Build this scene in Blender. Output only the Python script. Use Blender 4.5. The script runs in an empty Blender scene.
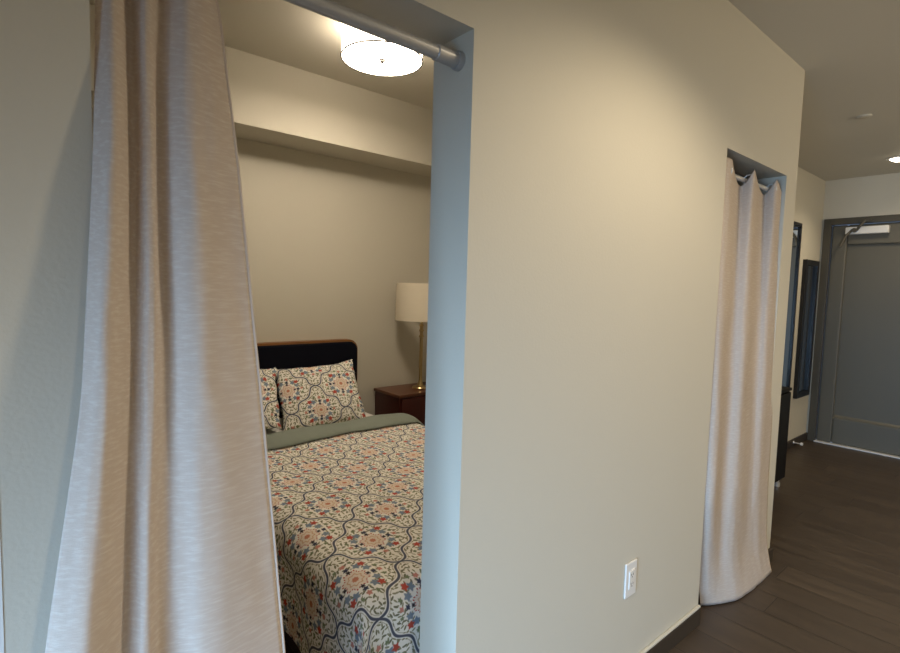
import bpy, bmesh, math, random
from mathutils import Vector, Matrix, noise
C = bpy.context.scene.collection
SC = bpy.context.scene
PI = math.pi

# ------------------------------------------------------------------ camera
H = 1.425
FPX, YAW, PITCH, ROLL = 522.4, 0.863304, 0.071849, 0.027770
fw = Vector((math.cos(YAW)*math.cos(PITCH), math.sin(YAW)*math.cos(PITCH), -math.sin(PITCH)))
rt = Vector((math.sin(YAW), -math.cos(YAW), 0)); up = rt.cross(fw)
r2 = rt*math.cos(ROLL) + up*math.sin(ROLL); u2 = -rt*math.sin(ROLL) + up*math.cos(ROLL)
cd = bpy.data.cameras.new('camera'); cam = bpy.data.objects.new('camera', cd); C.objects.link(cam)
cd.sensor_fit = 'HORIZONTAL'; cd.sensor_width = 36; cd.lens = FPX/900*36; cd.clip_start = .02
m = Matrix((r2, u2, -fw)).transposed().to_4x4(); m.translation = (0, 0, H)
cam.matrix_world = m
SC.camera = cam

def lin(r, g, b):
    f = lambda c: (c/255/12.92) if c/255 <= .04045 else ((c/255+.055)/1.055)**2.4
    return (f(r), f(g), f(b), 1)

# ------------------------------------------------------------------ world, lights, exposure
w = bpy.data.worlds.new('world'); SC.world = w; w.use_nodes = True
bg = w.node_tree.nodes['Background']; bg.inputs[0].default_value = (.45, .65, 1, 1); bg.inputs[1].default_value = 1.0
SC.view_settings.view_transform = 'Standard'; SC.view_settings.look = 'None'
SC.view_settings.exposure = 0.4; SC.view_settings.gamma = 1.0
SC.view_settings.use_curve_mapping = False

def area(name, loc, target, sx, sy, col, power, spread=180):
    l = bpy.data.lights.new(name, 'AREA'); l.shape = 'RECTANGLE'; l.size = sx; l.size_y = sy
    l.color = col; l.energy = power; l.spread = math.radians(spread)
    o = bpy.data.objects.new(name, l); C.objects.link(o); o.location = loc
    o.rotation_euler = (Vector(target)-Vector(loc)).to_track_quat('-Z', 'Y').to_euler(); return o
def spot(name, loc, col, power, angle, blend, r=.05, target=None):
    l = bpy.data.lights.new(name, 'SPOT'); l.color = col; l.energy = power; l.spot_size = math.radians(angle)
    l.spot_blend = blend; l.shadow_soft_size = r
    o = bpy.data.objects.new(name, l); C.objects.link(o); o.location = loc; return o
def point(name, loc, col, power, r):
    l = bpy.data.lights.new(name, 'POINT'); l.color = col; l.energy = power; l.shadow_soft_size = r
    o = bpy.data.objects.new(name, l); C.objects.link(o); o.location = loc; return o
WARM = (1, .83, .59)
COOL = (.44, .69, 1)
area('daylight', (-1.96, -.30, .80), (0, .1, .22), 1.4, .8, COOL, 33, 82)
LIGHT_HALL = (1.6, .12); LIGHT_FAR = (5.53, .95); LAMP = (1.51, 2.36)
spot('hall_lamp', (LIGHT_HALL[0], LIGHT_HALL[1], 2.555), WARM, 68, 146, .6, .06)
spot('corridor_lamp', (LIGHT_FAR[0], LIGHT_FAR[1], 2.555), WARM, 40, 140, .9, .05)
spot('room_fill_spot', (.5, -1.45, 2.555), WARM, 62, 150, .7, .06)  # added fill behind the camera, no fixture; lifts curtain and left wall
point('room_fill', (3.9, -1.5, 2.1), WARM, 52, .15)  # unseen fill without a fixture, added to brighten ceiling and corridor

# ------------------------------------------------------------------ node helper
class E:
    nt = None
    def __init__(s, v): s.v = v
    @staticmethod
    def op(o, *a, clamp=False):
        n = E.nt.nodes.new('ShaderNodeMath'); n.operation = o; n.use_clamp = clamp
        for i, x in enumerate(a):
            x = x.v if isinstance(x, E) else x
            if isinstance(x, (int, float)): n.inputs[i].default_value = x
            else: E.nt.links.new(x, n.inputs[i])
        return E(n.outputs[0])
    def __add__(s, o): return E.op('ADD', s, o)
    __radd__ = __add__
    def __sub__(s, o): return E.op('SUBTRACT', s, o)
    def __rsub__(s, o): return E.op('SUBTRACT', o, s)
    def __mul__(s, o): return E.op('MULTIPLY', s, o)
    __rmul__ = __mul__
    def __truediv__(s, o): return E.op('DIVIDE', s, o)
def fract(a): return E.op('FRACT', a)
def floor_(a): return E.op('FLOOR', a)
def ab(a): return E.op('ABSOLUTE', a)
def sn(a): return E.op('SINE', a)
def mx(a, b): return E.op('MAXIMUM', a, b)
def mn(a, b): return E.op('MINIMUM', a, b)
def hyp(a, b): return E.op('SQRT', a*a+b*b)
def below(a, t, soft):          # 1 where a<t, soft edge
    return E.op('MULTIPLY_ADD', a-t, -1/soft, .5, clamp=True)
def mixc(nt, fac, a, b, mode='MIX'):
    n = nt.nodes.new('ShaderNodeMix'); n.data_type = 'RGBA'; n.blend_type = mode
    f = fac.v if isinstance(fac, E) else fac
    if isinstance(f, (int, float)): n.inputs[0].default_value = f
    else: nt.links.new(f, n.inputs[0])
    for k, x in ((6, a), (7, b)):
        if isinstance(x, tuple): n.inputs[k].default_value = x
        else: nt.links.new(x, n.inputs[k])
    return n.outputs[2]

def mat(name, col, rough=.6, metal=0, bump=None, var=None, emit=None, spec=None, sheen=0):
    """bump = (scale, strength, distance[, stretch]); var = (scale, amount)"""
    M = bpy.data.materials.new(name); M.use_nodes = True; nt = M.node_tree
    b = nt.nodes['Principled BSDF']
    b.inputs['Base Color'].default_value = col; b.inputs['Roughness'].default_value = rough; b.inputs['Metallic'].default_value = metal
    if spec is not None: b.inputs['Specular IOR Level'].default_value = spec
    if sheen: b.inputs['Sheen Weight'].default_value = sheen
    tc = nt.nodes.new('ShaderNodeTexCoord')
    if var:
        n = nt.nodes.new('ShaderNodeTexNoise'); n.inputs['Scale'].default_value = var[0]; n.inputs['Detail'].default_value = 5
        nt.links.new(tc.outputs['Object'], n.inputs['Vector'])
        dark = tuple(c*(1-var[1]) for c in col[:3])+(1,)
        nt.links.new(mixc(nt, n.outputs[0], dark, col), b.inputs['Base Color'])
    if bump:
        n = nt.nodes.new('ShaderNodeTexNoise'); n.inputs['Scale'].default_value = bump[0]; n.inputs['Detail'].default_value = 3
        if len(bump) > 3:
            mp = nt.nodes.new('ShaderNodeMapping'); mp.inputs['Scale'].default_value = bump[3]
            nt.links.new(tc.outputs['Object'], mp.inputs[0]); nt.links.new(mp.outputs[0], n.inputs['Vector'])
        else: nt.links.new(tc.outputs['Object'], n.inputs['Vector'])
        bp = nt.nodes.new('ShaderNodeBump'); bp.inputs['Strength'].default_value = bump[1]; bp.inputs['Distance'].default_value = bump[2]
        nt.links.new(n.outputs[0], bp.inputs['Height']); nt.links.new(bp.outputs[0], b.inputs['Normal'])
    if emit:
        b.inputs['Emission Color'].default_value = emit[0]; b.inputs['Emission Strength'].default_value = emit[1]
    return M

WALLC = lin(205, 200, 186)
M_wall = mat('wall_paint', WALLC, .62, bump=(140, .12, .004), spec=.3)
M_ceil = mat('ceiling_paint', lin(212, 207, 194), .8, bump=(90, .12, .004), spec=.2)
M_black = mat('black_wood', lin(15, 14, 15), .6, var=(9, .3), spec=.2)
M_blackm = mat('black_frame_paint', lin(17, 16, 17), .35)
M_base = mat('dark_baseboard_paint', lin(62, 54, 46), .42, var=(6, .15))
M_steel = mat('brushed_steel', lin(215, 214, 212), .34, .6, bump=(60, .05, .001, (1, 1, 20)))
M_rodgrey = mat('grey_satin_metal', lin(178, 177, 176), .4, .25)
M_brass = mat('antique_brass', lin(190, 168, 124), .3, 1)
M_white = mat('white_plastic', lin(232, 230, 226), .3)
M_whitetrim = mat('white_trim_paint', lin(232, 232, 230), .4)
M_door = mat('charcoal_door_paint', lin(97, 94, 84), .42, bump=(60, .05, .002), var=(3, .08))
M_frame = mat('charcoal_frame_paint', lin(78, 74, 64), .4, var=(3, .08))
M_alu = mat('aluminium', lin(228, 228, 228), .35, .2)
M_mirror = mat('mirror_glass', lin(215, 225, 232), .03, 1)
M_smoke = mat('dark_mirror_glass', lin(120, 122, 126), .06, 1)
M_navy = mat('navy_velvet', lin(9, 11, 24), .9, bump=(220, .15, .002), spec=.2)
M_oak = mat('oak_trim', lin(150, 100, 50), .4, bump=(30, .1, .001, (2, 14, 14)), var=(14, .35))
M_cherry = mat('cherry_wood', lin(78, 28, 22), .38, bump=(20, .08, .001, (1, 12, 12)), var=(7, .4))
M_cherrytop = mat('cherry_wood_top', lin(104, 62, 42), .35, bump=(20, .08, .001, (1, 12, 12)), var=(7, .3))
M_sage = mat('sage_cotton', lin(134, 142, 132), .85, bump=(60, .2, .006), var=(20, .12))
M_sheet = mat('white_sheet', lin(222, 220, 212), .85, bump=(30, .2, .006))
M_bedframe = mat('dark_bed_base', lin(40, 24, 24), .6, var=(10, .3))
M_dark = mat('dark_slot', lin(25, 24, 23), .6)
M_finial = mat('dark_bronze', lin(58, 55, 52), .5, .4)

def m_linen(name, col, col2):
    M = bpy.data.materials.new(name); M.use_nodes = True; nt = M.node_tree; E.nt = nt
    b = nt.nodes['Principled BSDF']; b.inputs['Roughness'].default_value = .9; b.inputs['Specular IOR Level'].default_value = .15
    uv = nt.nodes.new('ShaderNodeUVMap')
    def nz(sx, sy, detail=3):
        mp = nt.nodes.new('ShaderNodeMapping'); mp.inputs['Scale'].default_value = (sx, sy, 1)
        n = nt.nodes.new('ShaderNodeTexNoise'); n.inputs['Scale'].default_value = 1; n.inputs['Detail'].default_value = detail
        nt.links.new(uv.outputs[0], mp.inputs[0]); nt.links.new(mp.outputs[0], n.inputs['Vector']); return n.outputs[0]
    weft = nz(10, 200); fine = nz(22, 620, 2); warp = nz(420, 12, 2)
    r = nt.nodes.new('ShaderNodeMapRange'); r.inputs[1].default_value = .46; r.inputs[2].default_value = .68
    nt.links.new(weft, r.inputs[0])
    c = mixc(nt, r.outputs[0], col, col2)
    d = tuple(x*.86 for x in col[:3])+(1,)
    c = mixc(nt, E.op('MULTIPLY', E(fine), .7), c, d)
    nt.links.new(c, b.inputs['Base Color'])
    hgt = E(weft)*.7+E(fine)*.5+E(warp)*.3
    bp = nt.nodes.new('ShaderNodeBump'); bp.inputs['Strength'].default_value = .35; bp.inputs['Distance'].default_value = .003
    nt.links.new(hgt.v, bp.inputs['Height']); nt.links.new(bp.outputs[0], b.inputs['Normal'])
    # a little light comes through the weave
    tr = nt.nodes.new('ShaderNodeBsdfTranslucent'); nt.links.new(c, tr.inputs[0])
    ms = nt.nodes.new('ShaderNodeMixShader'); ms.inputs[0].default_value = .28
    out = nt.nodes['Material Output']
    nt.links.new(b.outputs[0], ms.inputs[1]); nt.links.new(tr.outputs[0], ms.inputs[2]); nt.links.new(ms.outputs[0], out.inputs[0])
    return M
M_linen = m_linen('slub_linen', lin(220, 207, 196), lin(234, 226, 217))

def m_floor():
    M = bpy.data.materials.new('wood_plank_floor'); M.use_nodes = True; nt = M.node_tree; E.nt = nt
    b = nt.nodes['Principled BSDF']
    tc = nt.nodes.new('ShaderNodeTexCoord'); sp = nt.nodes.new('ShaderNodeSeparateXYZ'); nt.links.new(tc.outputs['Object'], sp.inputs[0])
    x, y = E(sp.outputs[0]), E(sp.outputs[1])
    PW, PL = .185, 1.5
    col = floor_(x/PW); fx = fract(x/PW)
    wn = nt.nodes.new('ShaderNodeTexWhiteNoise'); wn.noise_dimensions = '1D'; nt.links.new(col.v, wn.inputs['W'])
    yy = y/PL + E(wn.outputs[0])
    fy = fract(yy); row = floor_(yy)
    wn2 = nt.nodes.new('ShaderNodeTexWhiteNoise'); wn2.noise_dimensions = '1D'; nt.links.new((col*17.3+row*5.7).v, wn2.inputs['W'])
    mp = nt.nodes.new('ShaderNodeMapping'); mp.inputs['Scale'].default_value = (26, 2.2, 1)
    nt.links.new(tc.outputs['Object'], mp.inputs[0])
    cb = nt.nodes.new('ShaderNodeCombineXYZ'); nt.links.new((E(wn2.outputs[0])*40).v, cb.inputs[0]); nt.links.new((E(wn2.outputs[0])*23).v, cb.inputs[1])
    nt.links.new(cb.outputs[0], mp.inputs['Location'])
    g = nt.nodes.new('ShaderNodeTexNoise'); g.inputs['Scale'].default_value = 1; g.inputs['Detail'].default_value = 7; g.inputs['Distortion'].default_value = .8
    nt.links.new(mp.outputs[0], g.inputs['Vector'])
    c = mixc(nt, g.outputs[0], lin(46, 37, 30), lin(98, 84, 70))
    c = mixc(nt, E(wn2.outputs[0])*.45, c, lin(54, 43, 35))
    seam = mx(below(mn(fx, 1-fx)*PW, .002, .002), below(mn(fy, 1-fy)*PL, .002, .002))
    c = mixc(nt, seam*.75, c, lin(20, 15, 12))
    nt.links.new(c, b.inputs['Base Color'])
    nt.links.new((E(g.outputs[0])*.25+.3).v, b.inputs['Roughness'])
    bp = nt.nodes.new('ShaderNodeBump'); bp.inputs['Strength'].default_value = .3; bp.inputs['Distance'].default_value = .003
    nt.links.new((E(g.outputs[0])*.4-seam).v, bp.inputs['Height']); nt.links.new(bp.outputs[0], b.inputs['Normal'])
    return M
M_floor = m_floor()

def m_print(name, period, p0, q0):
    """cream cotton with a diagonal lattice of wavy slate lines, a floral medallion in every diamond and leaf sprigs"""
    M = bpy.data.materials.new(name); M.use_nodes = True; nt = M.node_tree; E.nt = nt
    b = nt.nodes['Principled BSDF']; b.inputs['Roughness'].default_value = .85; b.inputs['Specular IOR Level'].default_value = .2
    uv = nt.nodes.new('ShaderNodeUVMap'); sp = nt.nodes.new('ShaderNodeSeparateXYZ'); nt.links.new(uv.outputs[0], sp.inputs[0])
    x, y = E(sp.outputs[0]), E(sp.outputs[1])
    k = 1/math.sqrt(2)/period
    p = (x+y)*k - p0/period; q = (y-x)*k - q0/period
    pw = p + sn(q*(4*PI))*.045; qw = q + sn(p*(4*PI))*.045
    P = ab(fract(pw)-.5); Q = ab(fract(qw)-.5)          # .5 on the lattice lines, 0 at the medallion
    a = fract(p)-.5; c_ = fract(q)-.5                   # signed coordinates in the diamond
    X = (a-c_)*.7071; Y = (a+c_)*.7071                  # back along the cloth
    aX, aY = ab(X), ab(Y); aa, ac = ab(a), ab(c_)
    r = hyp(a, c_)
    col = lin(238, 234, 226)
    # scattered leaves, each turned its own way, kept off medallion and lines
    def leaves(c, scale, size, colr, rin):
        vo = nt.nodes.new('ShaderNodeTexVoronoi'); vo.voronoi_dimensions = '2D'; vo.inputs['Scale'].default_value = scale; vo.inputs['Randomness'].default_value = .55
        nt.links.new(uv.outputs[0], vo.inputs['Vector'])
        ps = nt.nodes.new('ShaderNodeSeparateXYZ'); nt.links.new(vo.outputs['Position'], ps.inputs[0])
        cs = nt.nodes.new('ShaderNodeSeparateColor'); nt.links.new(vo.outputs['Color'], cs.inputs[0])
        dx, dy = x-E(ps.outputs[0]), y-E(ps.outputs[1]); an = E(cs.outputs[0])*6.283
        cn, si = E.op('COSINE', an), sn(an)
        lx, ly = (dx*cn+dy*si)*scale, (dy*cn-dx*si)*scale
        f = below(hyp(lx, ly*2.6), size, .10)*below(rin, r, .03)*below(mx(P, Q), .468, .01)
        return mixc(nt, f, c, colr)
    c = leaves(col, 58, .42, lin(150, 147, 120), .22)
    c = leaves(c, 41, .34, lin(122, 122, 98), .25)
    # wavy lattice
    c = mixc(nt, below(.5-mx(P, Q), .019, .012), c, lin(84, 88, 102))
    c = mixc(nt, below(ab(.455-mx(P, Q)), .006, .006)*.6, c, lin(150, 140, 112))
    # medallion: scalloped pinkish heart
    th = E.op('ARCTAN2', c_, a)
    rs = r*(1+sn(th*8+PI/2)*.12)
    c = mixc(nt, below(rs, .17, .02)*.9, c, lin(226, 210, 194))
    c = mixc(nt, below(ab(rs-.168), .012, .010)*below(sn(th*30), .1, .4), c, lin(182, 92, 80))
    c = mixc(nt, below(ab(rs-.10), .010, .010), c, lin(206, 170, 140))
    c = mixc(nt, below(rs, .045, .015), c, lin(196, 130, 104))
    # flowers: along the axes of the cloth blue, on the diagonals red, small dark ones between
    def bloom(c, cx, cy, rad, colr, u=aX, v=aY, petals=5):
        dx, dy = u-cx, v-cy
        d = hyp(dx, dy)*(1+sn(E.op('ARCTAN2', dy, dx)*petals)*.22)
        return mixc(nt, below(d, rad, .018), c, colr)
    c = bloom(c, .150, .235, .052, lin(122, 138, 156))
    c = bloom(c, .245, .130, .050, lin(128, 142, 158))
    c = bloom(c, .0, .255, .036, lin(62, 66, 86))
    c = bloom(c, .275, .0, .036, lin(62, 66, 86))
    c = bloom(c, .235, .258, .047, lin(184, 80, 66))
    c = bloom(c, .0, .185, .030, lin(60, 52, 58))
    c = bloom(c, .190, .0, .030, lin(60, 52, 58))
    c = bloom(c, .0, .35, .036, lin(200, 136, 122))
    c = bloom(c, .37, .0, .034, lin(200, 136, 122))
    c = bloom(c, .12, .37, .028, lin(120, 132, 100))
    c = bloom(c, .37, .12, .028, lin(120, 132, 100))
    nt.links.new(c, b.inputs['Base Color'])
    n = nt.nodes.new('ShaderNodeTexNoise'); n.inputs['Scale'].default_value = 18; n.inputs['Detail'].default_value = 3
    nt.links.new(uv.outputs[0], n.inputs['Vector'])
    bp = nt.nodes.new('ShaderNodeBump'); bp.inputs['Strength'].default_value = .25; bp.inputs['Distance'].default_value = .012
    nt.links.new(n.outputs[0], bp.inputs['Height']); nt.links.new(bp.outputs[0], b.inputs['Normal'])
    return M
M_duvet = m_print('floral_lattice_print', .225, 1.993, .479)
M_pillow = m_print('floral_lattice_print_pillow', .235, .24, -.184)

# ------------------------------------------------------------------ mesh helpers
def obj(name, bm, material, parent=None, smooth=False):
    me = bpy.data.meshes.new(name); bmesh.ops.recalc_face_normals(bm, faces=bm.faces); bm.to_mesh(me); bm.free()
    for x in (material if isinstance(material, (list, tuple)) else [material]): me.materials.append(x)
    if smooth:
        for p in me.polygons: p.use_smooth = True
        try: me.set_sharp_from_angle(angle=math.radians(40))
        except Exception: pass
    o = bpy.data.objects.new(name, me); C.objects.link(o)
    if parent: o.parent = parent
    return o
def tag(o, label, cat, group=None, kind=None):
    o['label'] = label; o['category'] = cat
    if group: o['group'] = group
    if kind: o['kind'] = kind
    return o
def thing(name, label, cat, loc=(0, 0, 0), group=None):
    o = bpy.data.objects.new(name, None); C.objects.link(o); o.location = loc; o.empty_display_size = .1
    return tag(o, label, cat, group)
def box(bm, x0, x1, y0, y1, z0, z1, bev=0, seg=2):
    t = bmesh.new(); bmesh.ops.create_cube(t, size=1)
    for v in t.verts: v.co = Vector((x0+(v.co.x+.5)*(x1-x0), y0+(v.co.y+.5)*(y1-y0), z0+(v.co.z+.5)*(z1-z0)))
    if bev: bmesh.ops.bevel(t, geom=list(t.edges), offset=bev, segments=seg, affect='EDGES', profile=.5)
    me = bpy.data.meshes.new('t'); t.to_mesh(me); t.free(); bm.from_mesh(me); bpy.data.meshes.remove(me)
    return bm
def lathe(bm, prof, n=48, axis='Z', at=(0, 0, 0)):
    """prof: list of (r, h); closed at the axis when r==0"""
    at = Vector(at); rings = []
    for r, h in prof:
        pts = []
        for i in range(n if r > 1e-6 else 1):
            a = 2*PI*i/n; c, s = r*math.cos(a), r*math.sin(a)
            p = {'Z': (c, s, h), 'X': (h, c, s), 'Y': (s, h, c)}[axis]
            pts.append(bm.verts.new(at+Vector(p)))
        rings.append(pts)
    for a, b in zip(rings, rings[1:]):
        for i in range(n):
            j = (i+1) % n
            A = [a[i % len(a)], a[j % len(a)], b[j % len(b)], b[i % len(b)]]
            f = []
            for v in A:
                if v not in f: f.append(v)
            if len(f) > 2: bm.faces.new(f)
    return bm
def torus(bm, at, R, r, axis='Y', n=28, k=10):
    at = Vector(at); rings = []
    for i in range(n):
        a = 2*PI*i/n; ring = []
        for j in range(k):
            b = 2*PI*j/k; q = R+r*math.cos(b); c, s, h = q*math.cos(a), q*math.sin(a), r*math.sin(b)
            ring.append(bm.verts.new(at+Vector({'Z': (c, s, h), 'X': (h, c, s), 'Y': (s, h, c)}[axis])))
        rings.append(ring)
    for i in range(n):
        for j in range(k):
            bm.faces.new((rings[i][j], rings[(i+1) % n][j], rings[(i+1) % n][(j+1) % k], rings[i][(j+1) % k]))
    return bm
def tube(bm, pts, r, n=12, closed=False):
    pts = [Vector(p) for p in pts]; rings = []; L = len(pts); ref = None
    for i, p in enumerate(pts):
        if closed: d = pts[(i+1) % L]-pts[i-1]
        else: d = pts[min(i+1, L-1)]-pts[max(i-1, 0)]
        d.normalize()
        if ref is None: ref = d.orthogonal().normalized()
        ref = (ref-d*ref.dot(d)).normalized(); s = d.cross(ref)
        rings.append([bm.verts.new(p+ref*r*math.cos(2*PI*k/n)+s*r*math.sin(2*PI*k/n)) for k in range(n)])
    for i in range(L if closed else L-1):
        a, b = rings[i], rings[(i+1) % L]
        for k in range(n): bm.faces.new((a[k], a[(k+1) % n], b[(k+1) % n], b[k]))
    if not closed:
        bm.faces.new(rings[0]); bm.faces.new(rings[-1][::-1])
    return bm
def sheet(bm, grid, uvs=None):
    uvl = bm.loops.layers.uv.verify(); vs = [[bm.verts.new(p) for p in row] for row in grid]
    for i in range(len(grid)-1):
        for j in range(len(grid[0])-1):
            f = bm.faces.new((vs[i][j], vs[i][j+1], vs[i+1][j+1], vs[i+1][j]))
            if uvs:
                for l, (a, b) in zip(f.loops, ((i, j), (i, j+1), (i+1, j+1), (i+1, j))): l[uvl].uv = uvs[a][b]
    return vs
def struct(name, bm, m, parent=None, smooth=False):
    o = obj(name, bm, m, parent, smooth)
    if not parent: o['kind'] = 'structure'
    return o
def solid(o, t, off=0):
    s = o.modifiers.new('thickness', 'SOLIDIFY'); s.thickness = t; s.offset = off
def bevel(o, w_=.004, n=2):
    b = o.modifiers.new('edge', 'BEVEL'); b.width = w_; b.segments = n; b.limit_method = 'ANGLE'; b.angle_limit = math.radians(50)

# ------------------------------------------------------------------ the setting
D = .9373; T = .149; DB = D+T            # hall face and bedroom face of the partition
XL, XJ = .104, .8504                     # bedroom opening
XC0, XC1, XE = 2.2676, 2.9748, 3.1274    # closet opening, end of the partition
ZO = 2.032; ZC = 2.5816; ZB = 2.74       # opening head, hall ceiling, bedroom ceiling
YS, YW = 3.13, 3.45                      # soffit face, bedroom back wall
YK = 1.60; XD = 6.165                    # corridor side wall, entry door wall
XW = -2.0; YR = -2.6                     # window wall, far wall of the main room
def prism_xz(bm, poly, y0, y1):
    """closed polygon in x,z (list of points, outline only) extruded along y"""
    a = [bm.verts.new((x, y0, z)) for x, z in poly]; b = [bm.verts.new((x, y1, z)) for x, z in poly]
    bm.faces.new(a); bm.faces.new(b[::-1])
    for i in range(len(poly)):
        j = (i+1) % len(poly); bm.faces.new((a[i], b[i], b[j], a[j]))
    return bm
struct('floor', box(bmesh.new(), XW-.2, XD+.3, YR-.2, YW+.2, -.12, 0), M_floor)
# partition: one outline that walks round both openings
struct('wall_partition', prism_xz(bmesh.new(), [(XW, 0), (XL, 0), (XL, ZO), (XJ, ZO), (XJ, 0), (XC0, 0), (XC0, ZO), (XC1, ZO), (XC1, 0), (XE, 0), (XE, ZB+.1), (XW, ZB+.1)], D, DB), M_wall)
struct('wall_back', box(bmesh.new(), -1.4, XE, YW, YW+.12, 0, ZB+.1), M_wall)
struct('wall_bedroom_left', box(bmesh.new(), -1.4, -1.28, DB, YW, 0, ZB+.1), M_wall)
struct('wall_bedroom_right', box(bmesh.new(), XC1, XE, DB, YW, 0, ZB+.1), M_wall)
bm = box(bmesh.new(), XC0-.12, XC0, DB, 1.76, 0, ZB+.1); box(bm, XC0, XC1, 1.66, 1.76, 0, ZB+.1)
struct('wall_closet', bm, M_wall)
struct('wall_corridor', box(bmesh.new(), XE, XD+.12, YK, YK+.12, 0, ZC+.3), M_wall)
struct('ceiling_bedroom', box(bmesh.new(), -1.4, XC1, DB, YW, ZB, ZB+.12), M_ceil)
bm = box(bmesh.new(), XW, XD+.12, YR, D, ZC, ZC+.14); box(bm, XE, XD+.12, D, YK, ZC, ZC+.14)
struct('ceiling_hall', bm, M_ceil)
struct('wall_soffit', box(bmesh.new(), -1.28, XC1, YS, YW, 2.337, ZB), M_wall)
# window wall of the main room (left of the camera) and its window
WY0, WY1, WZ0, WZ1 = -1.15, .45, .25, 1.45
bm = bmesh.new()
box(bm, XW-.15, XW, YR, WY0, 0, ZC); box(bm, XW-.15, XW, WY1, D, 0, ZC)
box(bm, XW-.15, XW, WY0, WY1, 0, WZ0); box(bm, XW-.15, XW, WY0, WY1, WZ1, ZC)
struct('wall_left', bm, M_wall)
bm = bmesh.new()
for y in (WY0, (WY0+WY1)/2-.03, WY1-.06): box(bm, XW-.12, XW-.06, y, y+.06, WZ0, WZ1)
for z in (WZ0, WZ1-.06): box(bm, XW-.12, XW-.06, WY0, WY1, z, z+.06)
win = struct('window_1', bm, M_whitetrim)
struct('wall_far', box(bmesh.new(), XW-.15, XD+.12, YR-.12, YR, 0, ZC), M_wall)
# entry door wall with the doorway cut out
DY0, DY1, DZ = .60, 1.575, 2.195
bm = bmesh.new()
box(bm, XD, XD+.12, YR, DY0, 0, ZC); box(bm, XD, XD+.12, DY1, YK, 0, ZC); box(bm, XD, XD+.12, DY0, DY1, DZ, ZC)
struct('wall_door', bm, M_wall)
# baseboards
BH, BT = .075, .014
def base(name, x0, x1, y0, y1): o = struct(name, box(bmesh.new(), x0, x1, y0, y1, 0, BH), M_base); bevel(o, .003); return o
base('baseboard_left', XW, XL, D-BT, D)
base('baseboard_partition', XJ, XC0, D-BT, D)
base('baseboard_end', XC1, XE+BT, D-BT, D)
base('baseboard_return', XE, XE+BT, D, YK)
base('baseboard_corridor', XE+BT, XD, YK-BT, YK)
base('baseboard_back', -1.28, XC1, YW-BT, YW)
bm = box(bmesh.new(), XJ, XC0, D-BT+.001, D, BH, BH+.011); tr2 = struct('trim_2', bm, M_wall); bevel(tr2, .004)
# white casing at the left edge of the view
tr = struct('trim_1', box(bmesh.new(), -.10, -.0125, D-.0008, D+.03, .0, 1.16), M_whitetrim)

# entry door
door = bpy.data.objects.new('door_1', None); C.objects.link(door); door.location = (XD, 1.09, 0); door['kind'] = 'structure'
def dpart(name, bm, m, parent=door, smooth=False):
    for v in bm.verts: v.co -= Vector((XD, 1.09, 0))
    return obj(name, bm, m, parent, smooth)
bm = bmesh.new()
box(bm, XD-.02, XD+.12, DY1-.055, DY1+.008, 0, DZ+.012); box(bm, XD-.02, XD+.12, DY0-.008, DY0+.055, 0, DZ+.012); box(bm, XD-.02, XD+.12, DY0+.055, DY1-.055, DZ-.048, DZ+.012)
o = dpart('door_frame', bm, M_frame); bevel(o, .003)
LY0, LY1, LZ = DY0+.058, DY1-.058, DZ-.052
bm = bmesh.new()    # leaf: stiles and rails round a recessed field
box(bm, XD+.015, XD+.06, LY1-.125, LY1, .014, LZ); box(bm, XD+.015, XD+.06, LY0, LY0+.125, .014, LZ)
box(bm, XD+.015, XD+.06, LY0+.125, LY1-.125, LZ-.19, LZ); box(bm, XD+.015, XD+.06, LY0+.125, LY1-.125, .014, .275)
leaf = dpart('door_leaf', bm, M_door); bevel(leaf, .012)
o = dpart('door_panel', box(bmesh.new(), XD+.048, XD+.056, LY0+.12, LY1-.12, .27, LZ-.185), M_door, door)
bm = bmesh.new()
vs_ = [[bm.verts.new((XD+dx_, y_, z_)) for dx_, z_ in ((.013, .252), (.047, .290), (.047, .252))] for y_ in (LY0+.118, LY1-.118)]
bm.faces.new(vs_[0]); bm.faces.new(vs_[1][::-1])
for i in range(3): bm.faces.new((vs_[0][i], vs_[0][(i+1) % 3], vs_[1][(i+1) % 3], vs_[1][i]))
dpart('panel_moulding', bm, M_door, leaf)
o = dpart('threshold', box(bmesh.new(), XD-.03, XD+.12, DY0+.05, DY1-.05, 0, .013), M_alu); bevel(o, .004)
cl = dpart('door_closer', box(bmesh.new(), XD-.045, XD+.015, 1.075, 1.40, 2.045, 2.115, .008), M_alu)
bm = bmesh.new()
tube(bm, [(XD-.05, 1.34, 2.09), (XD-.075, 1.385, 2.03), (XD-.09, 1.42, 1.93)], .012, 8)
tube(bm, [(XD-.055, 1.31, 2.08), (XD-.06, 1.285, 2.12), (XD-.05, 1.25, 2.17)], .012, 8)
box(bm, XD-.05, XD-.02, 1.20, 1.29, 2.15, 2.18, .004)
lathe(bm, [(0, -.03), (.02, -.03), (.02, .03), (0, .03)], 16, 'X', (XD-.05, 1.325, 2.08))
o = dpart('closer_arm', bm, M_frame, cl)
bm = bmesh.new()
lathe(bm, [(0, -.012), (.026, -.012), (.026, 0), (.01, 0), (.01, -.05), (0, -.05)], 20, 'X', (XD+.015, LY0+.06, 1.0))
tube(bm, [(XD-.035, LY0+.06, 1.0), (XD-.04, LY0+.11, 1.0), (XD-.04, LY0+.18, 1.0)], .009, 10)
dpart('door_handle', bm, M_steel, smooth=True)

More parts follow.
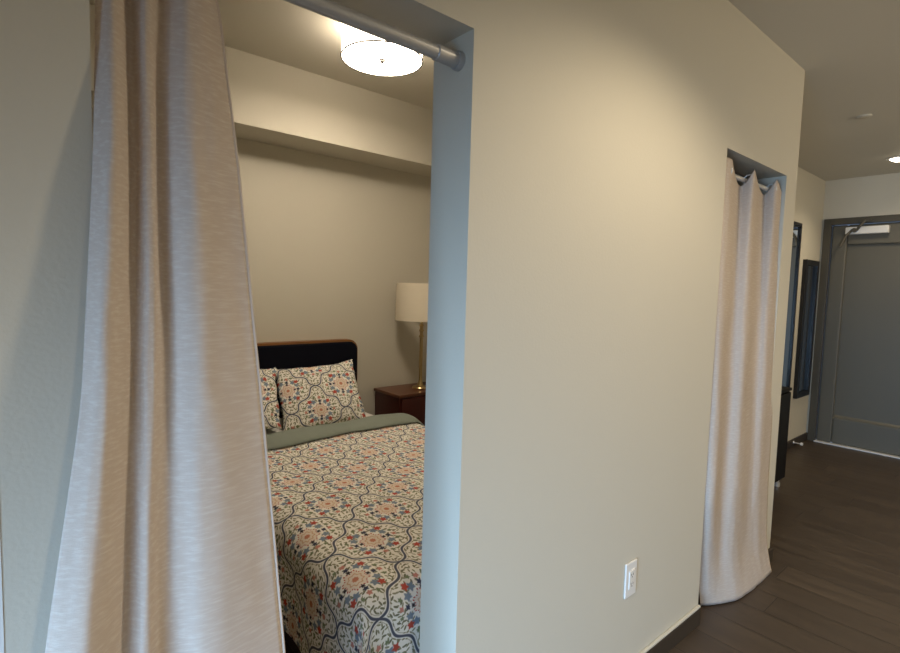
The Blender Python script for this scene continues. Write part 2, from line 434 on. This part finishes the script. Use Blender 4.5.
# ------------------------------------------------------------------ pixel rays, used to size the drapery in depth
def ray_y(px, py, y):
    d = fw + r2*((px-450)/FPX) - u2*((py-326.5)/FPX); t = y/d.y
    return Vector((t*d.x, y, H+t*d.z))
def ray_z(px, py, z):
    d = fw + r2*((px-450)/FPX) - u2*((py-326.5)/FPX); t = (z-H)/d.z
    return Vector((t*d.x, t*d.y, z))
def cr(P, t):
    """Catmull-Rom through a list of vectors, t in 0..len-1"""
    i = min(int(t), len(P)-2); f = t-i
    p0 = P[i-1] if i > 0 else P[i]*2-P[i+1]; p1, p2 = P[i], P[i+1]
    p3 = P[i+2] if i+2 < len(P) else P[i+1]*2-P[i]
    return .5*((2*p1)+(p2-p0)*f+(2*p0-5*p1+4*p2-p3)*f*f+(3*p1-p0-3*p2+p3)*f*f*f)
def column(pts, zs):
    """pts sorted top to bottom: x,y as a function of z"""
    out = []
    for z in zs:
        if z >= pts[0].z: a, b = pts[0], pts[1]
        elif z <= pts[-1].z: a, b = pts[-2], pts[-1]
        else:
            for a, b in zip(pts, pts[1:]):
                if a.z >= z >= b.z: break
        f = (a.z-z)/(a.z-b.z); out.append(Vector((a.x+(b.x-a.x)*f, a.y+(b.y-a.y)*f, z)))
    return out
def curtain_mesh(cols, zs, sub, ripple, seed):
    grid, uvs = [], []
    C_ = [column(c, zs) for c in cols]
    # soften the kinks along the height
    for c in C_:
        for _ in range(10):
            q = [v.copy() for v in c]
            for i in range(1, len(c)-1): c[i] = Vector((*((q[i-1]+q[i]*2+q[i+1])/4).xy, c[i].z))
    n = len(cols)
    for k, z in enumerate(zs):
        P = [c[k] for c in C_]; row, ur = [], []; s = 0; last = None
        for i in range((n-1)*sub+1):
            p = cr(P, i/sub)
            q = noise.noise(Vector((i/sub*1.3+seed, z*2.2, seed)))*ripple + noise.noise(Vector((i/sub*3.1, z*7, seed+4)))*ripple*.35
            p = p+Vector((0, q, 0))
            if last is not None: s += (p-last).length
            last = p; row.append(p); ur.append((i*.022, z))
        grid.append(row); uvs.append(ur)
    return grid, uvs

# ------------------------------------------------------------------ big curtain at the bedroom opening
RY, RZ = .9868, 1.972
rows = [0, 150, 400, 653]
PX = [(96, 112, 131, 146, 160, 188, 217), (94, 114, 132, 148, 162, 194, 235), (82, 108, 131, 150, 166, 202, 261), (45, 86, 125, 147, 168, 214, 284)]
DY = [(.962, .938, .968, .945, .966, .942, .962), (.925, .902, .938, .918, .936, .908, .930), (.893, .870, .903, .884, .900, .877, .892), (.862, .836, .872, .854, .872, .848, .862)]
cols = []
topx = [.112, .130, .158, .186, .214, .244, .270]; topy = [.985, .960, 1.014, .960, 1.014, .960, .990]
for i in range(7):
    c = [Vector((topx[i], topy[i], 2.0))]
    for k, r in enumerate(rows): c.append(ray_y(PX[k][i], r, DY[k][i]))
    a, b = c[-2], c[-1]; f = (b.z-.012)/(a.z-b.z)
    c.append(Vector((b.x+(b.x-a.x)*f*.75, b.y+(b.y-a.y)*f*.5, .012))); cols.append(c)
zs = [2.0-i*(2.0-.012)/110 for i in range(111)]
grid, uvs = curtain_mesh(cols, zs, 12, .006, 2.0)
bm = bmesh.new(); sheet(bm, grid, uvs)
big = obj('curtain', bm, M_linen, smooth=True); solid(big, .0022)
tag(big, 'tall cream slub linen curtain drawn to the left side of the bedroom opening', 'curtain')
# stitched edge hem
bm = bmesh.new(); hem = []
e = [Vector(r[-1]) for r in grid]
tube(bm, [p+Vector((.001, 0, 0)) for p in e], .0026, 6)
obj('side_hem', bm, M_linen, big, True)
for x in (.130, .186, .244):
    obj('grommet', torus(bmesh.new(), (x, RY, RZ), .024, .0035, 'X'), M_steel, big, True)

# rod across the bedroom opening
rod = thing('curtain_rod', 'grey metal curtain rod across the top of the bedroom opening', 'curtain rod', (XJ, RY, RZ))
def rel(bm, o):
    for v in bm.verts: v.co -= o.location
    return bm
obj('tube', rel(lathe(bmesh.new(), [(0, XL+.01), (.0155, XL+.01), (.0155, XJ-.01), (0, XJ-.01)], 28, 'X', (0, RY, RZ)), rod), M_rodgrey, rod, True)
obj('end_sleeve', rel(lathe(bmesh.new(), [(.0155, XJ-.075), (.0182, XJ-.073), (.0182, XJ-.012), (.0155, XJ-.010)], 28, 'X', (0, RY, RZ)), rod), M_rodgrey, rod, True)
obj('end_cap', rel(lathe(bmesh.new(), [(0, XJ-.014), (.021, XJ-.014), (.0225, XJ-.010), (.0225, XJ), (0, XJ)], 28, 'X', (0, RY, RZ)), rod), M_rodgrey, rod, True)
obj('end_cap', rel(lathe(bmesh.new(), [(0, XL), (.0225, XL), (.0225, XL+.012), (0, XL+.014)], 28, 'X', (0, RY, RZ)), rod), M_rodgrey, rod, True)

# ------------------------------------------------------------------ closet curtain and its rod
CZ = 1.957
cp_top = [(728, .952), (730.5, .948), (739.5, .997), (753, .948), (763, .997), (776, .948), (785.5, .975)]
cp_mid = [(705.5, .960), (713, .918), (723, .938), (737, .908), (748, .928), (758, .912), (767, .925)]
cp_bot = [(700.5, 605.5), (711, 605), (723, 603), (738, 599.5), (752, 590), (763, 580), (772, 572)]
cols = []
for i in range(7):
    t_ = ray_y(cp_top[i][0], 190, cp_top[i][1]); md = ray_y(cp_mid[i][0], 500, cp_mid[i][1]); bt = ray_z(*cp_bot[i], .006)
    if i == 0: t_.x, t_.y, md.x, md.y = 2.274, .952, 2.276, .955
    tp = Vector((t_.x, t_.y, 1.995))
    cols.append([tp, t_, md, md.lerp(bt, .55)+Vector((0, .012, -.03)), bt])
zs = [2.0-i*(2.0-.006)/120 for i in range(121)]
grid, uvs = curtain_mesh(cols, zs, 12, .006, 9.0)
# scalloped heading: the cloth dips between the rod's tabs
for k, row in enumerate(grid):
    if zs[k] > 1.9:
        for i, p in enumerate(row):
            f = abs(math.sin(PI*((i/12)-1)/2)) if 1 <= i/12 else .0   # 0 on forward folds, 1 in the valleys
            p.z -= f*.07*(zs[k]-1.9)/.1
bm = bmesh.new(); sheet(bm, grid, uvs)
cc = obj('curtain', bm, M_linen, smooth=True); solid(cc, .0022)
tag(cc, 'narrow cream linen curtain hanging to the floor in the closet opening', 'curtain')
for i in (1, 3, 5):
    p = grid[0][i*12]
    obj('grommet', torus(bmesh.new(), (p.x, RY-.018, CZ), .022, .0035, 'X'), M_steel, cc, True)
rod2 = thing('curtain_rod', 'thin shiny metal rod at the top of the closet opening', 'curtain rod', (XC0, RY, CZ))
obj('tube', rel(lathe(bmesh.new(), [(0, XC0+.006), (.011, XC0+.006), (.011, XC1-.006), (0, XC1-.006)], 20, 'X', (0, RY, CZ)), rod2), M_steel, rod2, True)
for a, b in ((XC0, XC0+.012), (XC1-.012, XC1)):
    obj('end_cap', rel(lathe(bmesh.new(), [(0, a), (.016, a), (.016, b), (0, b)], 20, 'X', (0, RY, CZ)), rod2), M_steel, rod2, True)

# ------------------------------------------------------------------ outlet
o_ = thing('wall_outlet', 'white outlet plate low on the beige wall between the two openings', 'outlet', (1.682, D, .408))
b1 = box(bmesh.new(), -.0365, .0365, -.007, 0, -.0645, .0645, .004, 3); obj('cover_plate', b1, M_white, o_)
b1 = box(bmesh.new(), -.017, .017, -.010, -.006, -.034, .034, .0015); ins = obj('receptacle', b1, M_white, o_)
b1 = bmesh.new()
for z in (.015, -.019):
    for x in (-.006, .006): box(b1, x-.001, x+.001, -.0104, -.0098, z, z+.008)
    lathe(b1, [(0, -.0104), (.0022, -.0104), (.0022, -.0098), (0, -.0098)], 12, 'Y', (0, 0, z-.005))
obj('slots', b1, M_dark, ins)

# ------------------------------------------------------------------ bedroom ceiling drum light
cl = thing('ceiling_light', 'round white glowing drum ceiling light over the bed', 'ceiling light', (LAMP[0], LAMP[1], ZB))
def shade_mat(name, col, strength):
    M = bpy.data.materials.new(name); M.use_nodes = True; nt = M.node_tree
    b = nt.nodes['Principled BSDF']; b.inputs['Base Color'].default_value = lin(240, 236, 226); b.inputs['Roughness'].default_value = .7
    b.inputs['Emission Color'].default_value = col; b.inputs['Emission Strength'].default_value = strength
    n = nt.nodes.new('ShaderNodeTexNoise'); n.inputs['Scale'].default_value = 260
    bp = nt.nodes.new('ShaderNodeBump'); bp.inputs['Strength'].default_value = .1; bp.inputs['Distance'].default_value = .001
    nt.links.new(n.outputs[0], bp.inputs['Height']); nt.links.new(bp.outputs[0], b.inputs['Normal'])
    return M
LR = .206
obj('canopy', lathe(bmesh.new(), [(0, 0), (.185, 0), (.185, -.012), (0, -.012)], 64), M_finial, cl, True)
obj('drum_shade', lathe(bmesh.new(), [(LR-.004, -.012), (LR, -.012), (LR, -.150), (LR-.004, -.150), (LR-.004, -.012)], 72), shade_mat('lit_linen_drum', (1, .85, .66, 1), 6), cl, True)
obj('diffuser', lathe(bmesh.new(), [(0, -.151), (LR-.006, -.151), (LR-.006, -.146), (0, -.146)], 72), shade_mat('lit_acrylic_diffuser', (1, .85, .66, 1), 34), cl, True)
obj('trim_ring', torus(bmesh.new(), (0, 0, -.1505), LR, .0042, 'Z', 72, 8), M_finial, cl, True)
obj('finial', lathe(bmesh.new(), [(0, -.168), (.008, -.167), (.013, -.162), (.013, -.156), (.018, -.154), (.018, -.151), (0, -.151)], 20), M_finial, cl, True)

# recessed downlights
def can(label, x, y, group=None, strength=12):
    t = thing('recessed_light', label, 'downlight', (x, y, ZC), group)
    obj('trim_ring', lathe(bmesh.new(), [(.055, -.001), (.078, -.002), (.080, -.006), (.056, -.010), (.055, -.001)], 40), M_whitetrim, t, True)
    obj('lens', lathe(bmesh.new(), [(0, -.030), (.022, -.028), (.042, -.019), (.053, -.008), (.056, -.001), (0, -.001)], 40), shade_mat('lit_downlight_lens', (1, .88, .66, 1), strength), t, True)
can('small glowing recessed downlight in the corridor ceiling before the entry door', *LIGHT_FAR)
can('glowing recessed downlight in the ceiling near the bedroom opening', *LIGHT_HALL)
sp_ = thing('sprinkler_cover', 'small flat round sprinkler cover on the corridor ceiling', 'sprinkler', (4.147, .899, ZC))
obj('cover', lathe(bmesh.new(), [(0, -.008), (.035, -.008), (.04, -.004), (.04, 0), (0, 0)], 28), M_ceil, sp_, True)

# ------------------------------------------------------------------ bed
BX0, BX1, BY0, BY1 = .63, 1.99, 1.16, 3.33
bed = thing('bed', 'double bed with a navy upholstered headboard against the back wall', 'bed', ((BX0+BX1)/2, (BY0+BY1)/2, 0))
obj('frame', rel(box(bmesh.new(), BX0+.12, BX1-.05, BY0+.06, BY1+.02, .12, .30, .01), bed), M_bedframe, bed)
obj('mattress', rel(box(bmesh.new(), BX0+.10, BX1-.04, BY0+.04, BY1, .30, .545, .05, 4), bed), M_sheet, bed, True)
for x in (BX0+.17, BX1-.09):
    for y in (BY0+.10, BY1-.1):
        obj('leg', rel(lathe(bmesh.new(), [(0, .12), (.028, .12), (.02, 0), (0, 0)], 16, 'Z', (x, y, 0)), bed), M_bedframe, bed, True)
HX0, HX1, HZ = .645, 1.99, 1.035
def round_outline(x0, x1, z0, z1, r, n=8):
    pts = [(x0, z0)]
    for i in range(n+1):
        a = PI-PI/2*i/n; pts.append((x0+r+r*math.cos(a), z1-r+r*math.sin(a)))
    for i in range(n+1):
        a = PI/2-PI/2*i/n; pts.append((x1-r+r*math.cos(a), z1-r+r*math.sin(a)))
    pts.append((x1, z0)); return pts
hb = obj('headboard', rel(prism_xz(bmesh.new(), round_outline(HX0, HX1, .10, HZ, .075), 3.375, 3.44), bed), M_oak, bed, True)
bm = prism_xz(bmesh.new(), round_outline(HX0+.014, HX1-.014, .25, HZ-.014, .064), 3.345, 3.378)
hp = obj('upholstered_panel', rel(bm, bed), M_navy, hb, True); bevel(hp, .014, 4)

# duvet: one printed cloth over the top, down both sides and the foot
ZT = .592; DX0, DX1, DY0_, DY1_ = .70, 1.985, 1.14, 2.70; RR = .085
def duvet_pt(a, b, lift=0):
    """a across, b along (metres of cloth, measured on the bed top)"""
    def edge(d):       # overshoot past the flat -> horizontal, drop
        if d <= 0: return 0, 0
        q = RR*PI/2
        if d < q: return RR*math.sin(d/RR), RR*(1-math.cos(d/RR))
        return RR+(d-q)*.03, RR+(d-q)
    x, dz = a, 0
    if a < DX0+RR: h, dz1 = edge(DX0+RR-a); x = DX0+RR-h; dz = dz1
    if a > DX1-RR: h, dz1 = edge(a-DX1+RR); x = DX1-RR+h; dz = dz1
    y, dy = b, 0
    if b < DY0_+RR: h, dy = edge(DY0_+RR-b); y = DY0_+RR-h
    drop = math.hypot(dz, dy) if dz and dy else dz+dy
    n = Vector((a*2.1, b*2.1, 1.7)); puff = noise.noise(n)*.016+noise.noise(n*2.6)*.007
    side = min(1, drop/.15)
    z = ZT-min(drop, .43)+puff*(1-side)
    if side > 0:
        wv = (noise.noise(Vector((a*.7, b*4.2, 5)))*.022+noise.noise(Vector((a, b*9, 8)))*.006)*side
        if dz: x += -wv if a < DX0+RR else wv
        if dy: y -= abs(wv)*.4
    return Vector((x, y, z+lift))
NA, NB = 130, 130
A0, A1, B0, B1 = DX0+RR-.32-.075, DX1-RR+.075+.36, DY0_+RR-.075-.36, DY1_
grid, uvs = [], []
for j in range(NB+1):
    b = B0+(B1-B0)*j/NB; r_, u_ = [], []
    for i in range(NA+1):
        a = A0+(A1-A0)*i/NA; r_.append(duvet_pt(a, b)); u_.append((a, b))
    grid.append(r_); uvs.append(u_)
bm = bmesh.new(); sheet(bm, grid, uvs)
duvet = obj('duvet', bm, M_duvet, smooth=True); solid(duvet, .022, -1)
tag(duvet, 'cream floral lattice duvet spread over the bed, sage green at its turned edge', 'duvet')
# turned-back edge in plain sage cotton
grid = []
for j in range(15):
    t = j/14
    row = []
    for i in range(NA+1):
        a = A0+(A1-A0)*i/NA
        sl = .015*math.sin(a*5)+.010*noise.noise(Vector((a*6, 3, 1)))
        b = DY1_-.165+sl+t*.225; hgt = .010+.028*math.sin(PI*min(1, t*1.02))**.6
        p = duvet_pt(a, b); up_ = Vector((0, 0, hgt))
        if a < DX0+RR*.3: up_ = Vector((-hgt*.8, 0, hgt*.3))
        if a > DX1-RR*.3: up_ = Vector((hgt*.8, 0, hgt*.3))
        p = p+up_
        if j == 14: p.z -= .03
        row.append(p)
    grid.append(row)
bm = bmesh.new(); sheet(bm, grid)
fo = obj('turned_edge', bm, M_sage, duvet, True); solid(fo, .006, -1); fo['label'] = 'plain sage green turned-back edge'

# pillows: printed front, sage back
def pillow(label, cx, base_y, base_z, ang, w_, h_, th, rz, ry=0, seed=0):
    N, K = 44, 32
    def shell(sgn):
        g, u = [], []
        for j in range(K+1):
            r_, q_ = [], []
            v = j/K*2-1
            for i in range(N+1):
                s = i/N*2-1
                # pinched corners, slightly scooped sides
                px = s*w_/2*(1-.06*(1-v*v)*abs(s)**6*0-.045*(1-abs(v)**2.2)*abs(s)**3); pz = v*h_/2*(1-.07*(1-abs(s)**2.2)*abs(v)**3)
                f = max(0, (1-abs(s)**2.6))*max(0, (1-abs(v)**2.6))
                d = th*(.28 if sgn > 0 else .72)*f**.55
                d *= 1+.18*noise.noise(Vector((s*2.2+seed, v*2.2, seed)))
                px += .012*noise.noise(Vector((s*3, v*3, seed+7)))
                pz += .016*noise.noise(Vector((s*2.5, v*2, seed+9)))
                r_.append(Vector((px, -sgn*d, pz+h_/2))); q_.append((s*w_/2+.33, v*h_/2))
            g.append(r_); u.append(q_)
        return g, u
    g, u = shell(1); bm = bmesh.new(); sheet(bm, g, u)
    o = obj('pillow', bm, M_pillow, smooth=True)
    g, u = shell(-1); bm = bmesh.new(); sheet(bm, g, u)
    bk = obj('pillow_back', bm, M_sage, o, True); bk['label'] = 'plain sage green back of the pillowcase'
    o.location = (cx, base_y, base_z); o.rotation_euler = (-ang, ry, rz)
    solid(o, .003, -1)
    tag(o, label, 'pillow', 'pillows on the bed'); return o
pillow('floral pillow leaning on the headboard, nearest the nightstand', 1.495, 2.89, .562, math.radians(38), .515, .435, .17, math.radians(-14), -.08, 1.3)
pillow('floral pillow half hidden behind the big curtain edge', .972, 2.99, .575, math.radians(38), .515, .42, .17, math.radians(-14), 0, 4.4)

# ------------------------------------------------------------------ nightstand
NX0, NX1, NY0, NY1, NZ = 2.17, 2.72, 3.085, 3.432, .64
ns = thing('nightstand', 'dark red wooden nightstand beside the bed', 'nightstand', ((NX0+NX1)/2, (NY0+NY1)/2, 0))
obj('body', rel(box(bmesh.new(), NX0+.012, NX1-.012, NY0+.015, NY1-.004, .12, NZ-.022, .003), ns), M_cherry, ns)
obj('top', rel(box(bmesh.new(), NX0, NX1, NY0, NY1, NZ-.022, NZ, .004), ns), M_cherrytop, ns)
for z0, z1 in ((.15, .37), (.385, .605)):
    d_ = obj('drawer', rel(box(bmesh.new(), NX0+.03, NX1-.03, NY0+.001, NY0+.017, z0, z1, .003), ns), M_cherry, ns)
    obj('knob', rel(lathe(bmesh.new(), [(0, -.022), (.012, -.020), (.014, -.014), (.006, -.006), (.006, 0), (0, 0)], 20, 'Y', ((NX0+NX1)/2, NY0+.001, (z0+z1)/2)), ns), M_brass, d_, True)
for x in (NX0+.05, NX1-.05):
    for y in (NY0+.05, NY1-.045):
        obj('leg', rel(lathe(bmesh.new(), [(0, .12), (.02, .12), (.014, 0), (0, 0)], 16, 'Z', (x, y, 0)), ns), M_cherry, ns, True)

# table lamp
LX, LY = 2.475, 3.235
tl = thing('table_lamp', 'brass table lamp with a cream drum shade on the nightstand', 'lamp', (LX, LY, NZ))
obj('base', lathe(bmesh.new(), [(0, 0), (.062, 0), (.064, .008), (.058, .016), (.028, .022), (.018, .045), (.013, .07), (0, .07)], 36), M_brass, tl, True)
obj('pole', lathe(bmesh.new(), [(0, .065), (.0135, .07), (.0135, .40), (.020, .405), (.020, .415), (.0135, .42), (.0135, .445), (.019, .45), (.019, .46), (.0135, .465), (.0135, .485), (.018, .49), (.018, .50), (.010, .505), (.010, .76), (0, .76)], 24), M_brass, tl, True)
sh = obj('lamp_shade', lathe(bmesh.new(), [(.203, .535), (.207, .535), (.200, .82), (.196, .82), (.203, .535)], 64), mat('cream_linen_shade', lin(226, 216, 196), .8, bump=(200, .1, .001)), tl, True)
bm = bmesh.new()
for k in range(3):
    a = 2*PI*k/3; tube(bm, [(0, 0, .755), (.196*math.cos(a), .196*math.sin(a), .80)], .002, 6)
torus(bm, (0, 0, .81), .1965, .003, 'Z', 48, 6)
obj('shade_frame', bm, M_brass, sh, True)
obj('bulb', lathe(bmesh.new(), [(0, .60), (.02, .60), (.03, .64), (.033, .67), (.024, .70), (0, .71)], 24, 'Z', (.03, 0, 0)), M_white, tl, True)

# ------------------------------------------------------------------ corridor: cabinet, mirrors, door stop
cb = thing('cabinet', 'low black cabinet on short legs against the corridor wall', 'cabinet', (3.95, 1.43, 0))
obj('body', rel(box(bmesh.new(), 3.46, 4.48, 1.29, 1.585, .06, .735, .004), cb), M_black, cb)
obj('top', rel(box(bmesh.new(), 3.45, 4.49, 1.275, 1.586, .735, .757, .004), cb), M_black, cb)
for x0, x1, kx in ((3.475, 3.942, 3.90), (3.948, 4.465, 3.99)):
    d_ = obj('door', rel(box(bmesh.new(), x0, x1, 1.272, 1.29, .075, .725, .003), cb), M_black, cb)
    obj('knob', rel(lathe(bmesh.new(), [(0, -.02), (.011, -.018), (.011, -.012), (.005, -.006), (.005, 0), (0, 0)], 16, 'Y', (kx, 1.272, .46)), cb), M_steel, d_, True)
for x in (3.52, 4.435):
    for y in (1.315, 1.55):
        obj('leg', rel(lathe(bmesh.new(), [(0, .06), (.016, .06), (.016, .03), (.022, .028), (.022, 0), (0, 0)], 16, 'Z', (x, y, 0)), cb), M_steel, cb, True)
def mirror(label, x0, x1, z0, z1, fwid, dep, glass):
    t = thing('mirror', label, 'mirror', ((x0+x1)/2, YK, (z0+z1)/2))
    bm = bmesh.new()
    box(bm, x0, x0+fwid, YK-dep, YK, z0, z1); box(bm, x1-fwid, x1, YK-dep, YK, z0, z1)
    box(bm, x0+fwid, x1-fwid, YK-dep, YK, z0, z0+fwid); box(bm, x0+fwid, x1-fwid, YK-dep, YK, z1-fwid, z1)
    f = obj('frame', rel(bm, t), M_blackm, t); bevel(f, .002)
    obj('glass', rel(box(bmesh.new(), x0+fwid-.002, x1-fwid+.002, YK-dep*.4, YK-.004, z0+fwid-.002, z1-fwid+.002), t), glass, t)
mirror('tall mirror with a thin black frame hung behind the black cabinet', 4.72, 5.50, .50, 2.10, .03, .022, M_mirror)
mirror('narrow black framed mirror hung next to the entry door', 5.665, 6.045, .48, 1.79, .05, .035, M_smoke)
ds = thing('door_stop', 'small metal door stop low on the corridor baseboard', 'door stop', (5.74, YK-BT, .045))
obj('stem', lathe(bmesh.new(), [(0, 0), (.016, 0), (.014, -.006), (.006, -.010), (.006, -.06), (0, -.06)], 16, 'Y'), M_steel, ds, True)
obj('bumper', lathe(bmesh.new(), [(0, -.08), (.012, -.078), (.016, -.068), (.014, -.058), (0, -.058)], 16, 'Y'), M_white, ds, True)
